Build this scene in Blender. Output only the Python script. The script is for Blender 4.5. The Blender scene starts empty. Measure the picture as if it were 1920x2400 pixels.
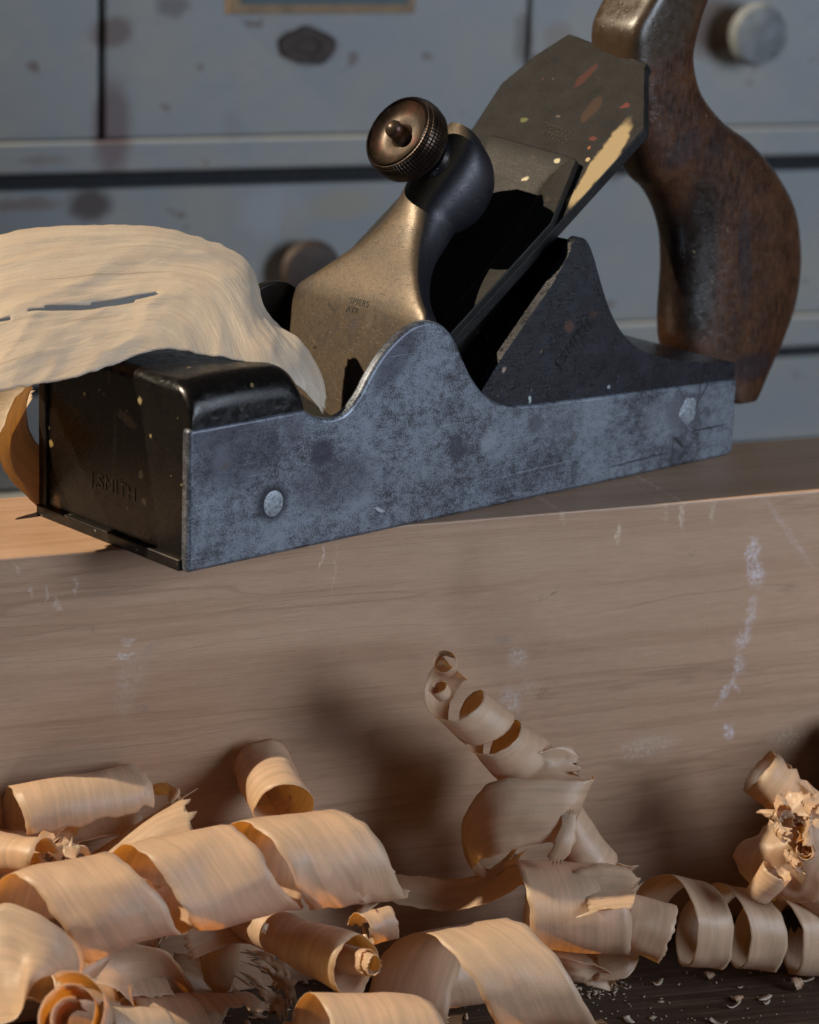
import bpy, bmesh, math, random
import numpy as np
from mathutils import Vector, Matrix, noise
rad = math.radians
U = 0.01                                   # authoring unit: centimetre
SC = bpy.context.scene
COL = SC.collection
random.seed(7)

# ---------------------------------------------------------------- camera
FPX = 6500.0
TH, RHO, PHI = rad(16.0), rad(1.99), rad(42.3)
L, W = 23.84, 7.67
HB = 15.2                                  # height of the board; its top is z = 0, the bench is z = -HB
_f = np.array([0, math.cos(TH), -math.sin(TH)]); _r = np.array([1., 0, 0]); _u = np.array([0, math.sin(TH), math.cos(TH)])
CR = math.cos(RHO)*_r + math.sin(RHO)*_u
CU = -math.sin(RHO)*_r + math.cos(RHO)*_u
CF = _f
def ray(px, py): return CF + (px-960)/FPX*CR - (py-1200)/FPX*CU
CAM = -ray(440, 1345)*81.25                # the near bottom corner of the plane is the origin
cd = bpy.data.cameras.new('camera'); cam = bpy.data.objects.new('camera', cd); COL.objects.link(cam)
M = Matrix(((CR[0], CU[0], -CF[0], CAM[0]*U), (CR[1], CU[1], -CF[1], CAM[1]*U), (CR[2], CU[2], -CF[2], CAM[2]*U), (0, 0, 0, 1)))
cam.matrix_world = M
cd.sensor_fit = 'HORIZONTAL'; cd.sensor_width = 24.0; cd.lens = 24.0*FPX/1920.0
cd.clip_start = 0.01; cd.clip_end = 20
cd.dof.use_dof = True; cd.dof.focus_distance = 86*U; cd.dof.aperture_fstop = 11.0; cd.dof.aperture_blades = 7
SC.camera = cam

# ---------------------------------------------------------------- light
wd = bpy.data.worlds.new('World'); SC.world = wd; wd.use_nodes = True
bg = wd.node_tree.nodes['Background']; bg.inputs[0].default_value = (0.50, 0.62, 0.80, 1); bg.inputs[1].default_value = 0.038
def lamp(name, loc, target, kind, energy, color, size, size_y=None):
    ld = bpy.data.lights.new(name, kind); ld.energy = energy; ld.color = color
    if kind == 'AREA':
        ld.size = size
        if size_y: ld.shape = 'RECTANGLE'; ld.size_y = size_y
        else: ld.shape = 'DISK'
    o = bpy.data.objects.new(name, ld); COL.objects.link(o); o.location = loc
    o.rotation_euler = (Vector(target)-Vector(loc)).to_track_quat('-Z', 'Y').to_euler()
    return o
SUN_EL = rad(42); SUN_AZ = (0.98, 0.16)   # horizontal direction the warm light travels in
tgt = Vector((0.08, 0.05, 0))
sd = Vector((-SUN_AZ[0]*math.cos(SUN_EL), -SUN_AZ[1]*math.cos(SUN_EL), math.sin(SUN_EL)))
lamp('warm_lamp', tgt+sd*3.0, tgt, 'AREA', 162, (1.0, 0.83, 0.61), 0.035)
wdir = Vector((1.0, -0.52, 0.34)).normalized()
lamp('window_lamp', Vector((0.08, 0.05, -0.03))+wdir*1.2, (0.08, 0.05, -0.03), 'AREA', 11.8, (0.76, 0.86, 1.0), 0.40, 0.55)
low = lamp('low_bounce_lamp', (-0.08, -0.72, -0.42), (-0.015, 0.0, -0.155), 'AREA', 0.075, (0.62, 0.78, 1.0), 0.20, 0.14); low.data.spread = rad(26)  # added bounce light from low in front, for the sheen on the coils

SC.view_settings.view_transform = 'Standard'; SC.view_settings.look = 'None'
SC.view_settings.exposure = 0.0; SC.view_settings.gamma = 1.0

# ---------------------------------------------------------------- projection helpers (cm)
BS = np.array([math.cos(PHI), math.sin(PHI), 0.]); BT = np.array([-math.sin(PHI), math.cos(PHI), 0.])
def at(px, py, d): return CAM + ray(px, py)*d                    # a point d cm in front of the lens
def on_plane(px, py, o, n):
    d = ray(px, py); return CAM + d*(((o-CAM)@n)/(d@n))
def onT(px, py, t):                                              # hand plane frame: (s, h) on a lengthwise section
    X = on_plane(px, py, BT*t, BT); return (float(X@BS), float(X[2]))
_a = on_plane(0, 1310, np.zeros(3), np.array([0, 0, 1.])); _b = on_plane(1920, 1150, np.zeros(3), np.array([0, 0, 1.]))
BD = (_b-_a)/np.linalg.norm(_b-_a); BN = np.array([-BD[1], BD[0], 0])   # board: along, and away from the lens
BYAW = math.atan2(BD[1], BD[0])
def onBoard(px, py):
    X = on_plane(px, py, _a, BN); return (float((X-_a)@BD), float(X[2]))

# ---------------------------------------------------------------- object helpers
def tag(o, label=None, cat=None, group=None, kind=None):
    if label: o['label'] = label
    if cat: o['category'] = cat
    if group: o['group'] = group
    if kind: o['kind'] = kind
    return o
def empty(name, loc=(0, 0, 0), rz=0.0):
    o = bpy.data.objects.new(name, None); COL.objects.link(o); o.location = Vector(loc)*U; o.rotation_euler = (0, 0, rz)
    o.empty_display_size = 0.02; return o
def mk(name, verts, faces, mat, parent=None, smooth=True, uv=None, bevel=0, bseg=3, origin=None, angle=40):
    me = bpy.data.meshes.new(name)
    og = np.array(origin) if origin is not None else np.zeros(3)
    me.from_pydata([tuple((float(a)-og[i])*U for i, a in enumerate(v)) for v in verts], [], faces)
    if uv is not None:
        ul = me.uv_layers.new(name='UVMap')
        for lp in me.loops: ul.data[lp.index].uv = uv[lp.vertex_index]
    me.materials.append(mat)
    bm = bmesh.new(); bm.from_mesh(me)
    if uv is None: bmesh.ops.recalc_face_normals(bm, faces=bm.faces)
    for f in bm.faces: f.smooth = smooth
    if smooth and angle:
        for e in bm.edges:
            if len(e.link_faces) == 2 and e.calc_face_angle(0) > rad(angle): e.smooth = False
    bm.to_mesh(me); bm.free()
    o = bpy.data.objects.new(name, me); COL.objects.link(o)
    o.location = Vector(og)*U
    if parent: o.parent = parent
    if bevel:
        b = o.modifiers.new('bevel', 'BEVEL'); b.width = bevel*U; b.segments = bseg; b.limit_method = 'ANGLE'; b.angle_limit = rad(35)
        b.harden_normals = False
    return o
def box(x0, x1, y0, y1, z0, z1):
    v = [(x, y, z) for x in (x0, x1) for y in (y0, y1) for z in (z0, z1)]
    f = [(0, 1, 3, 2), (4, 6, 7, 5), (0, 4, 5, 1), (2, 3, 7, 6), (0, 2, 6, 4), (1, 5, 7, 3)]
    return v, f
def join(*vf):
    V, Fc = [], []
    for v, f in vf:
        k = len(V); V += list(v); Fc += [tuple(i+k for i in q) for q in f]
    return V, Fc
def cr(pts, n=6, closed=False):                                    # Catmull-Rom through points of any dimension
    P = [np.array(p, float) for p in pts]; out = []; m = len(P)
    for i in range(m if closed else m-1):
        p0 = P[(i-1) % m] if (closed or i > 0) else 2*P[0]-P[1]
        p1 = P[i]; p2 = P[(i+1) % m]
        p3 = P[(i+2) % m] if (closed or i+2 < m) else 2*P[-1]-P[-2]
        for k in range(n):
            t = k/n
            out.append(.5*((2*p1)+(-p0+p2)*t+(2*p0-5*p1+4*p2-p3)*t*t+(-p0+3*p1-3*p2+p3)*t**3))
    if not closed: out.append(P[-1])
    return out
def extrude(poly, t0, t1):                                         # poly in (s,h) -> prism across t
    n = len(poly); v = [(p[0], t0, p[1]) for p in poly]+[(p[0], t1, p[1]) for p in poly]
    f = [tuple(range(n)), tuple(range(2*n-1, n-1, -1))]+[(i, i+n, (i+1) % n+n, (i+1) % n) for i in range(n)]
    return v, f
def grid(nu, nv, cu=False, cv=False, off=0):
    f = []
    for i in range(nu if cu else nu-1):
        for j in range(nv if cv else nv-1):
            f.append((off+i*nv+j, off+((i+1) % nu)*nv+j, off+((i+1) % nu)*nv+(j+1) % nv, off+i*nv+(j+1) % nv))
    return f
def lathe(profile, o, ax, seg=48):                                 # profile (x along ax, radius)
    ax = np.array(ax, float); ax /= np.linalg.norm(ax)
    a = np.cross(ax, [0, 0, 1.]); a = a/np.linalg.norm(a) if np.linalg.norm(a) > 1e-3 else np.array([1., 0, 0]); b = np.cross(ax, a)
    v, uv = [], []
    for k in range(seg+1):
        for x, r in profile:
            q = 2*math.pi*k/seg; v.append(np.array(o)+ax*x+r*(math.cos(q)*a+math.sin(q)*b)); uv.append((k/seg, x))
    return v, grid(seg+1, len(profile)), uv

# ---------------------------------------------------------------- material helpers
class Mat:
    def __init__(s, name):
        s.m = bpy.data.materials.new(name); s.m.use_nodes = True; s.t = s.m.node_tree; s.t.nodes.clear()
        s.out = s.n('ShaderNodeOutputMaterial'); s.p = s.n('ShaderNodeBsdfPrincipled'); s.l(s.p.outputs[0], s.out.inputs[0])
        tc = s.n('ShaderNodeTexCoord'); cm = s.n('ShaderNodeVectorMath'); cm.operation = 'SCALE'; cm.inputs['Scale'].default_value = 100
        s.l(tc.outputs['Object'], cm.inputs[0]); s.co = cm.outputs[0]; s.uv = tc.outputs['UV']
    def n(s, t): return s.t.nodes.new(t)
    def l(s, a, b): s.t.links.new(a, b)
    def set(s, **k):
        for q, v in k.items():
            i = s.p.inputs[q.replace('_', ' ')]
            if hasattr(v, 'links') or isinstance(v, bpy.types.NodeSocket): s.l(v, i)
            else: i.default_value = (*v, 1) if isinstance(v, tuple) and len(v) == 3 else v
    def map(s, scale=(1, 1, 1), rot=(0, 0, 0), loc=(0, 0, 0), src=None, typ='POINT'):
        m = s.n('ShaderNodeMapping'); m.vector_type = typ; s.l(src or s.co, m.inputs[0])
        m.inputs['Scale'].default_value = scale; m.inputs['Rotation'].default_value = rot; m.inputs['Location'].default_value = loc
        return m.outputs[0]
    def noise(s, scale=1, detail=4, rough=.55, vec=None, dist=0):
        m = s.n('ShaderNodeTexNoise'); s.l(vec or s.co, m.inputs[0]); m.inputs['Scale'].default_value = scale
        m.inputs['Detail'].default_value = detail; m.inputs['Roughness'].default_value = rough; m.inputs['Distortion'].default_value = dist
        return m.outputs[0]
    def ramp(s, fac, stops, interp='LINEAR'):
        m = s.n('ShaderNodeValToRGB'); s.l(fac, m.inputs[0]); e = m.color_ramp.elements; m.color_ramp.interpolation = interp
        while len(e) < len(stops): e.new(0.5)
        for q, (p, c) in zip(e, stops):
            q.position = p; q.color = (c, c, c, 1) if not isinstance(c, tuple) else (*c, 1)
        return m.outputs[0]
    def mix(s, fac, a, b, mode='MIX'):
        m = s.n('ShaderNodeMix'); m.data_type = 'RGBA'; m.blend_type = mode
        for v, i in ((fac, 0), (a, 6), (b, 7)):
            if isinstance(v, bpy.types.NodeSocket): s.l(v, m.inputs[i])
            else: m.inputs[i].default_value = v if i == 0 else (*v, 1)
        return m.outputs[2]
    def math(s, op, a, b=0.0, clamp=False):
        m = s.n('ShaderNodeMath'); m.operation = op; m.use_clamp = clamp
        for i, v in enumerate((a, b)):
            if isinstance(v, bpy.types.NodeSocket): s.l(v, m.inputs[i])
            else: m.inputs[i].default_value = v
        return m.outputs[0]
    def wob(s, amt=.1, scale=3, src=None):                          # coordinates disturbed by noise
        m = s.n('ShaderNodeTexNoise'); s.l(src or s.co, m.inputs[0]); m.inputs['Scale'].default_value = scale; m.inputs['Detail'].default_value = 3
        a = s.n('ShaderNodeVectorMath'); a.operation = 'SUBTRACT'; s.l(m.outputs[1], a.inputs[0]); a.inputs[1].default_value = (.5, .5, .5)
        b = s.n('ShaderNodeVectorMath'); b.operation = 'MULTIPLY_ADD'; s.l(a.outputs[0], b.inputs[0]); b.inputs[1].default_value = (amt*2,)*3; s.l(src or s.co, b.inputs[2])
        return b.outputs[0]
    def spot(s, c, r, ang=0, axes='xz', soft=.35, src=None):         # elliptical mark, 1 inside
        big = 1e4
        if axes == 'xz': loc = (c[0], 0, c[1]); sc = (r[0], big, r[1]); ro = (0, -ang, 0)
        elif axes == 'xy': loc = (c[0], c[1], 0); sc = (r[0], r[1], big); ro = (0, 0, ang)
        else: loc = (0, c[0], c[1]); sc = (big, r[0], r[1]); ro = (ang, 0, 0)
        v = s.map(sc, ro, loc, src, 'TEXTURE')
        le = s.n('ShaderNodeVectorMath'); le.operation = 'LENGTH'; s.l(v, le.inputs[0])
        mr = s.n('ShaderNodeMapRange'); s.l(le.outputs['Value'], mr.inputs[0]); mr.inputs[1].default_value = 1+soft; mr.inputs[2].default_value = 1-soft
        mr.interpolation_type = 'SMOOTHSTEP'
        return mr.outputs[0]
    def bump(s, h, strength=.3, dist=.02, normal=None):
        b = s.n('ShaderNodeBump'); b.inputs['Strength'].default_value = strength; b.inputs['Distance'].default_value = dist*U; s.l(h, b.inputs['Height'])
        if normal: s.l(normal, b.inputs['Normal'])
        return b.outputs[0]

# ---- steel of the side plates
def steel(name, marks=()):
    m = Mat(name)
    a = m.noise(.5, 3, .5); b = m.noise(3.2, 8, .80, m.map((.75, 1, 1)), dist=.2); c = m.noise(18, 5, .8)
    k = m.math('ADD', m.math('MULTIPLY', a, .45), m.math('MULTIPLY', b, .79)); k = m.math('ADD', k, m.math('MULTIPLY', m.math('SUBTRACT', c, .5), 1.1)); k = m.math('ADD', k, .17)
    f = m.ramp(k, [(.68, 0.), (.76, .45), (.88, 1.)])
    col = m.mix(f, (.034, .032, .040), (.205, .232, .275))
    st = m.noise(1, 6, .8, m.map((1.2, 1, 40)))                         # lengthwise brushing
    col = m.mix(m.ramp(st, [(.50, 0.), (.72, .55)]), col, (.26, .30, .35))
    w = m.wob(.06, 4)
    for c_, r_, ang, colr, am in marks:
        sp = m.spot(c_, r_, ang, src=w); col = m.mix(m.math('MULTIPLY', sp, am), col, colr)
    sc_ = m.ramp(m.noise(1, 2, .5, m.map((.35, 1, 30), rot=(0, .12, 0))), [(.70, 0.), (.73, .6)]); col = m.mix(sc_, col, (.36, .40, .45))
    sp = m.ramp(m.noise(5, 3, .6, m.map((1, 1, 1), loc=(7, 3, 1))), [(.70, 0.), (.76, 1.)])
    col = m.mix(sp, col, (.03, .025, .03))
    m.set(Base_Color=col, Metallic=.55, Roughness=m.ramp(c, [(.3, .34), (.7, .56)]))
    h = m.math('ADD', m.math('MULTIPLY', c, .5), m.math('MULTIPLY', st, .5))
    m.set(Normal=m.bump(h, .35, .012)); return m.m
S_ = lambda x, y: onT(x, y, 0)
M_side = steel('patinated_steel', [
    (S_(1145, 1035), (.36, .36), 0, (.27, .30, .34), .6), (S_(520, 1080), (.35, .33), 0, (.20, .21, .25), .6),
    (S_(1070, 1050), (.30, .45), .3, (.035, .034, .045), .7), (S_(755, 1060), (.45, .40), 0, (.035, .033, .05), .8), (S_(1255, 995), (.35, .3), 0, (.05, .05, .065), .7),
    (S_(1150, 780), (.4, .3), 0, (.05, .05, .06), .5), (S_(530, 1092), (.22, .06), .25, (.20, .13, .06), .6), (S_(1347, 1018), (.06, .16), .3, (.09, .045, .03), .8),
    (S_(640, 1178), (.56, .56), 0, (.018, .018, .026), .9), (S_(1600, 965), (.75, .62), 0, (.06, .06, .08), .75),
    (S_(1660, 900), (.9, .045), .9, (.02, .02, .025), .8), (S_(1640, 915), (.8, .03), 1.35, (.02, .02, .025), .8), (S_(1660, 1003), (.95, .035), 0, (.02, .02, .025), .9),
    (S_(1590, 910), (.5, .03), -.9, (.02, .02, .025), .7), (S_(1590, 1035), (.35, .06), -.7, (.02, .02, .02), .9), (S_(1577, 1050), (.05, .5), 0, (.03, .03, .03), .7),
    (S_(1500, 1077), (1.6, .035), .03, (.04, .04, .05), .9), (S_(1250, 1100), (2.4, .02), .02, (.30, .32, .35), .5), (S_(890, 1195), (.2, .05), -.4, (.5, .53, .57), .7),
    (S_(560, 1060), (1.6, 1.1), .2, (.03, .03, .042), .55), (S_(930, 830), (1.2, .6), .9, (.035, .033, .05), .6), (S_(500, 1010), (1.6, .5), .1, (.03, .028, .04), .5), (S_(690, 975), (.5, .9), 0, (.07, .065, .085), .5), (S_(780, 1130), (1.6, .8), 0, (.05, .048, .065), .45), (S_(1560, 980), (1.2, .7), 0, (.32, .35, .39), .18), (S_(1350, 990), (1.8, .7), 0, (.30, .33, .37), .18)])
def rivet_mat():
    m = Mat('bright_rivet'); c = m.noise(9, 5, .7)
    m.set(Base_Color=m.ramp(c, [(.35, (.12, .13, .15)), (.65, (.36, .40, .44))]), Metallic=.45, Roughness=.45, Normal=m.bump(c, .6, .03)); return m.m
M_rivet = rivet_mat()
# ---- ebonised, oily dark timber of the infills
def dark_wood(name, base, light, rough, axis=(1.0, 14, 14), marks=(), bumpk=.5, ax='xz', met=0, spec=.35, wear=.5):
    m = Mat(name)
    g = m.noise(1.6, 7, .72, m.map(axis)); n2 = m.noise(.8, 5, .6); pit = m.noise(6, 4, .7, m.map((.5, 1, 1)))
    col = m.mix(m.ramp(g, [(.35, 0.), (.72, 1.)]), base, light)
    col = m.mix(m.ramp(n2, [(.45, 0.), (.7, wear)]), col, tuple(min(1, v*2.1) for v in light))
    w = m.wob(.10, 5)
    for c_, r_, ang, colr, am in marks:
        sp = m.spot(c_, r_, ang, axes=ax, src=w); col = m.mix(m.math('MULTIPLY', sp, am), col, colr)
    fl = m.ramp(m.noise(3.1, 1, .5, m.map(loc=(3, 9, 2))), [(.765, 0.), (.785, 1.)])
    col = m.mix(m.math('MULTIPLY', fl, .6), col, (.26, .20, .10))
    m.set(Base_Color=col, Roughness=m.ramp(m.noise(3, 5, .6), [(.3, rough-.08), (.7, rough+.14)]), Metallic=met)
    m.p.inputs['Specular IOR Level'].default_value = spec
    pt = m.ramp(pit, [(.28, 0.), (.42, 1.)])
    hh = m.math('ADD', m.math('MULTIPLY', g, .6), m.math('MULTIPLY', pt, .8))
    m.set(Normal=m.bump(hh, bumpk, .03)); return m.m
def _fi(px, py): X = on_plane(px, py, np.zeros(3), BS); return (float(X@BT), float(X[2]))
M_toe = dark_wood('dark_infill_timber', (.0025, .002, .002), (.006, .005, .0045), .24, (14, 1.2, 14), [
    (_fi(125, 1190), (.18, .40), 0, (.30, .20, .09), .8), (_fi(290, 985), (.5, .16), .3, (.14, .11, .07), .5), (_fi(320, 940), (.10, .1), 0, (.35, .28, .15), .7), (_fi(112, 1040), (.10, .12), 0, (.30, .22, .08), .7),
    (_fi(322, 1115), (.1, .13), 0, (.30, .24, .12), .7), (_fi(330, 1178), (.12, .1), .4, (.30, .24, .12), .7), (_fi(190, 925), (.06, .06), 0, (.4, .35, .2), .8), (_fi(345, 1025), (.06, .07), 0, (.3, .24, .12), .7)], ax='yz', bumpk=.25, spec=.28, wear=.3)
M_rear = dark_wood('dark_rear_timber', (.004, .0045, .008), (.012, .012, .018), .26, (1.1, 12, 12), [
    (onT(1332, 765, .1), (.22, .2), 0, (.07, .03, .02), .9), (onT(1390, 735, .1), (.2, .1), 0, (.04, .02, .015), .9), (onT(1180, 866, .1), (.09, .09), 0, (.35, .25, .2), .9),
    (onT(1240, 935, .1), (.06, .12), 0, (.4, .5, .45), .9), (onT(1380, 912, .1), (.12, .05), 0, (.02, .02, .02), .9), (onT(1425, 907, .1), (.07, .07), 0, (.4, .45, .5), .8)], bumpk=.9)
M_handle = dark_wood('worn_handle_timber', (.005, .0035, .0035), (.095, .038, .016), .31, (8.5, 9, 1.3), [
    (onT(1590, 600, 3.8), (.95, 3.0), .0, (.006, .004, .003), .85), (onT(1640, 300, 3.8), (.5, 1.2), -.6, (.02, .012, .012), .5), (onT(1750, 600, 2.6), (.35, 1.8), .1, (.02, .016, .02), .6), (onT(1760, 860, 2.6), (1.3, .5), 0, (.02, .014, .018), .7), (onT(1610, 350, 2.6), (1.0, .5), .6, (.02, .014, .02), .5),  # first mark: dark patina plus shade painted into the grip's inner side
    (onT(1470, 50, 4), (2.0, 1.2), .3, (.040, .026, .015), .9)], bumpk=.30, wear=.22, spec=.45)
# ---- bronze lever cap
def bronze():
    m = Mat('aged_bronze')
    n1 = m.noise(.9, 5, .6); n2 = m.noise(8, 6, .7); st = m.noise(1, 5, .75, m.map((14, 16, .5)))
    col = m.mix(m.ramp(n1, [(.35, 0.), (.65, 1.)]), (.092, .066, .042), (.060, .047, .037))
    col = m.mix(m.ramp(st, [(.45, 0.), (.8, .5)]), col, (.16, .125, .085))
    col = m.mix(m.ramp(n2, [(.64, 0.), (.74, .7)]), col, (.035, .026, .02))
    w = m.wob(.08, 4)
    for p, r, a, cc in (((795, 765), (.14, .20), 0, (.07, .055, .05)), ((830, 760), (.16, .24), .4, (.07, .055, .06)), ((862, 750), (.2, .25), 0, (.10, .08, .06)), ((773, 722), (.26, .07), .5, (.05, .04, .035)), ((757, 812), (.10, .05), 0, (.02, .015, .01)),
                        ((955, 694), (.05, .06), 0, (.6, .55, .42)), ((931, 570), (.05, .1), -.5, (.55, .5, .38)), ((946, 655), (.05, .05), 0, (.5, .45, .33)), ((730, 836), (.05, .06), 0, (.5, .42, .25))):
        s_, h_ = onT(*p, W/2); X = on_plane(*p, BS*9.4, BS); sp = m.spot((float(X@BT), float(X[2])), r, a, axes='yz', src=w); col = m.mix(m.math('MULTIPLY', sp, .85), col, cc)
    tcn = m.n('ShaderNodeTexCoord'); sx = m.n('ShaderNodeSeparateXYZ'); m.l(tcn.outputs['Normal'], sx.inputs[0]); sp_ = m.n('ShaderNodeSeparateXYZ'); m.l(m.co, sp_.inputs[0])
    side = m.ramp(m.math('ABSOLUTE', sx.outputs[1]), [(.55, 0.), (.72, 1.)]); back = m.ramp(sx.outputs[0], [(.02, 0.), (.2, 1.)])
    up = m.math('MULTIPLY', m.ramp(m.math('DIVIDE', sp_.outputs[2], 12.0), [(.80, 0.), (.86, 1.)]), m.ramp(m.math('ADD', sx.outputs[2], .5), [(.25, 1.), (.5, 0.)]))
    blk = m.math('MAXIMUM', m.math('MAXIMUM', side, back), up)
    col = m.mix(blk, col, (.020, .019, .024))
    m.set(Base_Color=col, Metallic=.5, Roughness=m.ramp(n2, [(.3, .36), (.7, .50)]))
    scr = m.ramp(m.noise(1, 2, .6, m.map((2, 3, 30), rot=(.5, 0, 0))), [(.66, 0.), (.72, 1.)])
    m.set(Normal=m.bump(m.math('ADD', m.math('MULTIPLY', n2, .6), scr), .35, .015)); return m.m
M_bronze = bronze()
def black_metal(name, base=(.018, .018, .022), rough=.27, brown=(.06, .035, .02)):
    m = Mat(name); n = m.noise(1.6, 5, .6); n2 = m.noise(12, 4, .7)
    col = m.mix(m.ramp(n, [(.42, 0.), (.68, 1.)]), base, brown)
    fl = m.ramp(m.noise(4.3, 1, .5), [(.77, 0.), (.79, 1.)]); col = m.mix(m.math('MULTIPLY', fl, .7), col, (.3, .3, .3))
    m.set(Base_Color=col, Metallic=.6, Roughness=m.ramp(n2, [(.3, rough-.05), (.7, rough+.12)]), Normal=m.bump(n2, .25, .01)); return m.m
M_black = black_metal('blackened_metal')
M_sole = black_metal('blackened_sole', (.016, .014, .013), .4, (.035, .028, .022))
def knob_mats():
    m = Mat('knurled_brown_metal'); n = m.noise(2.5, 5, .6)
    col = m.ramp(n, [(.35, (.016, .010, .008)), (.7, (.075, .042, .024))])
    mp = m.map((72, 16, 1), src=m.uv); sx = m.n('ShaderNodeSeparateXYZ'); m.l(mp, sx.inputs[0])
    a = m.math('ABSOLUTE', m.math('SUBTRACT', m.math('FRACT', sx.outputs[0]), .5)); b = m.math('ABSOLUTE', m.math('SUBTRACT', m.math('FRACT', m.math('MULTIPLY', sx.outputs[1], .42)), .5))
    h = m.math('MULTIPLY', m.math('MULTIPLY', a, -2), 1); k = m.math('SUBTRACT', 1.0, m.math('MULTIPLY', m.math('MAXIMUM', a, b), 2))
    kk = m.math('MINIMUM', m.math('MULTIPLY', k, 3.0), 1.0)
    m.set(Base_Color=m.mix(kk, (.008, .006, .005), col), Metallic=.7, Roughness=.34, Normal=m.bump(kk, .8, .05))
    f = Mat('dished_brown_metal'); n = f.noise(1.6, 5, .65)
    f.set(Base_Color=f.ramp(n, [(.3, (.025, .018, .012)), (.5, (.055, .038, .025)), (.68, (.12, .052, .040))]), Metallic=.5, Roughness=.38, Normal=f.bump(f.noise(12, 4, .7), .3, .01))
    return m.m, f.m
M_knurl, M_dish = knob_mats()

# ---------------------------------------------------------------- THE SETTING: bench
def bench_mat():
    m = Mat('old_bench_timber'); g = m.noise(1.2, 7, .7, m.map((.18, 4, 4))); n = m.noise(.35, 4, .6)
    col = m.ramp(g, [(.3, (.010, .006, .004)), (.52, (.055, .033, .020)), (.75, (.16, .105, .065))])
    col = m.mix(m.ramp(n, [(.4, 0.), (.7, .6)]), col, (.03, .018, .012))
    m.set(Base_Color=col, Roughness=.55, Normal=m.bump(g, .8, .06)); return m.m
M_bench = bench_mat()
bo = tag(mk('bench', *box(-150, 170, -16, 130, -HB-5, -HB), M_bench, smooth=False), kind='structure')
bo.rotation_euler = (0, 0, BYAW*.7)
wl = tag(mk('back_wall', *box(-260, 300, 150, 155, -60, 45), M_bench, smooth=False), kind='structure')

# ---------------------------------------------------------------- cabinet with drawers behind
def paint_mat():
    m = Mat('chipped_grey_paint'); n = m.noise(.25, 4, .55); s = m.noise(.7, 4, .6, m.map((.4, 1, 2.2)))
    col = m.mix(m.ramp(n, [(.38, 0.), (.66, 1.)]), (.225, .25, .268), (.275, .275, .255))
    col = m.mix(m.ramp(s, [(.6, 0.), (.72, .35)]), col, (.18, .21, .23))
    fl = m.ramp(m.noise(.55, 3, .6, m.map(loc=(4, 0, 6))), [(.655, 0.), (.68, 1.)]); col = m.mix(m.math('MULTIPLY', fl, .8), col, (.12, .08, .065)); st_ = m.ramp(m.noise(1, 6, .7, m.map((.5, 1, 5))), [(.56, 0.), (.74, .5)]); col = m.mix(st_, col, (.27, .275, .26)); ch = m.ramp(m.noise(2.2, 5, .75), [(.66, 0.), (.70, 1.)]); col = m.mix(m.math('MULTIPLY', ch, .6), col, (.14, .12, .11))
    w = m.wob(.25, 1.6)
    return m, col, w
CPSI = rad(21.0); CO = at(960, 600, 138); CD = np.array([math.cos(CPSI), math.sin(CPSI), 0]); CN = np.array([-CD[1], CD[0], 0])
def onC(px, py): X = on_plane(px, py, CO, CN); return (float((X-CO)@CD), float(X[2]-CO[2]))
mP, colP, wP = paint_mat()
for p, r, a, cc, am in (((720, 108), (1.35, .85), -.1, (.10, .065, .055), 1), ((712, 108), (.5, .5), 0, (.22, .12, .07), .7), ((262, 75), (1.0, .7), .2, (.13, .09, .08), .9), ((262, 300), (.9, 2.2), 0, (.13, .09, .09), .9),
                        ((212, 480), (1.0, .8), 0, (.06, .045, .04), 1), ((640, 500), (1.6, 1.2), 0, (.30, .33, .37), .6), ((800, 480), (1.8, .8), .1, (.30, .26, .18), .6), ((545, 300), (.5, .7), 0, (.2, .2, .2), .5),
                        ((1672, 62), (1.5, 1.5), 0, (.09, .05, .03), .95), ((1310, 90), (.8, .8), 0, (.2, .16, .12), .6), ((1228, 90), (.5, 1.2), 0, (.12, .10, .09), .8), ((100, 375), (1.2, .25), 0, (.15, .12, .1), .5), ((1830, 540), (1.0, 1.0), 0, (.27, .24, .2), .5), ((60, 480), (1.6, .3), 0, (.15, .1, .08), .7),  # brown patch left of the right-hand knob: its shadow painted in, with rust
                        ((690, 560), (.6, 2.0), .2, (.28, .25, .2), .5), ((405, 15), (.8, .5), 0, (.1, .09, .09), .8)):
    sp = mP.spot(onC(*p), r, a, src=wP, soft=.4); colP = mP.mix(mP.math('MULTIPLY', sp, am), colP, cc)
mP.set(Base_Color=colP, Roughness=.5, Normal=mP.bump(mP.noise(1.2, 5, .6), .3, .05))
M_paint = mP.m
def simple(name, col, rough=.5, met=0, sc=2.0, var=.5, bumpk=.3):
    m = Mat(name); n = m.noise(sc, 5, .65)
    m.set(Base_Color=m.ramp(n, [(.3, tuple(c*(1-var) for c in col)), (.7, tuple(min(1, c*(1+var*.5)) for c in col))]), Roughness=rough, Metallic=met, Normal=m.bump(n, bumpk, .03)); return m.m
M_gap = simple('dark_cabinet_inside', (.012, .014, .018), .8)
M_iron_old = simple('rusty_iron', (.045, .030, .024), .6, .3)
M_knobw = simple('grey_painted_knob', (.19, .21, .22), .7, sc=.9, var=.5)
M_label = simple('teal_card', (.06, .10, .12), .6, sc=.5, var=.2)
M_card = simple('brown_card_frame', (.28, .18, .09), .6, sc=1, var=.3)
cab = tag(empty('drawer_cabinet', (CO[0], CO[1], -HB), CPSI), 'old grey-blue painted cabinet of drawers with chipped paint, out of focus behind the hand plane', 'cabinet')
zoff = CO[2]+HB
def cpart(name, x0, x1, z0, z1, y0, y1, mat, par=cab, bev=.15):
    o = mk(name, *box(x0, x1, y0, y1, z0, z1), mat, None, smooth=False, bevel=bev, bseg=2)
    o.parent = par
    if par is cab: o.location = (0, 0, zoff*U)
    return o
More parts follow.
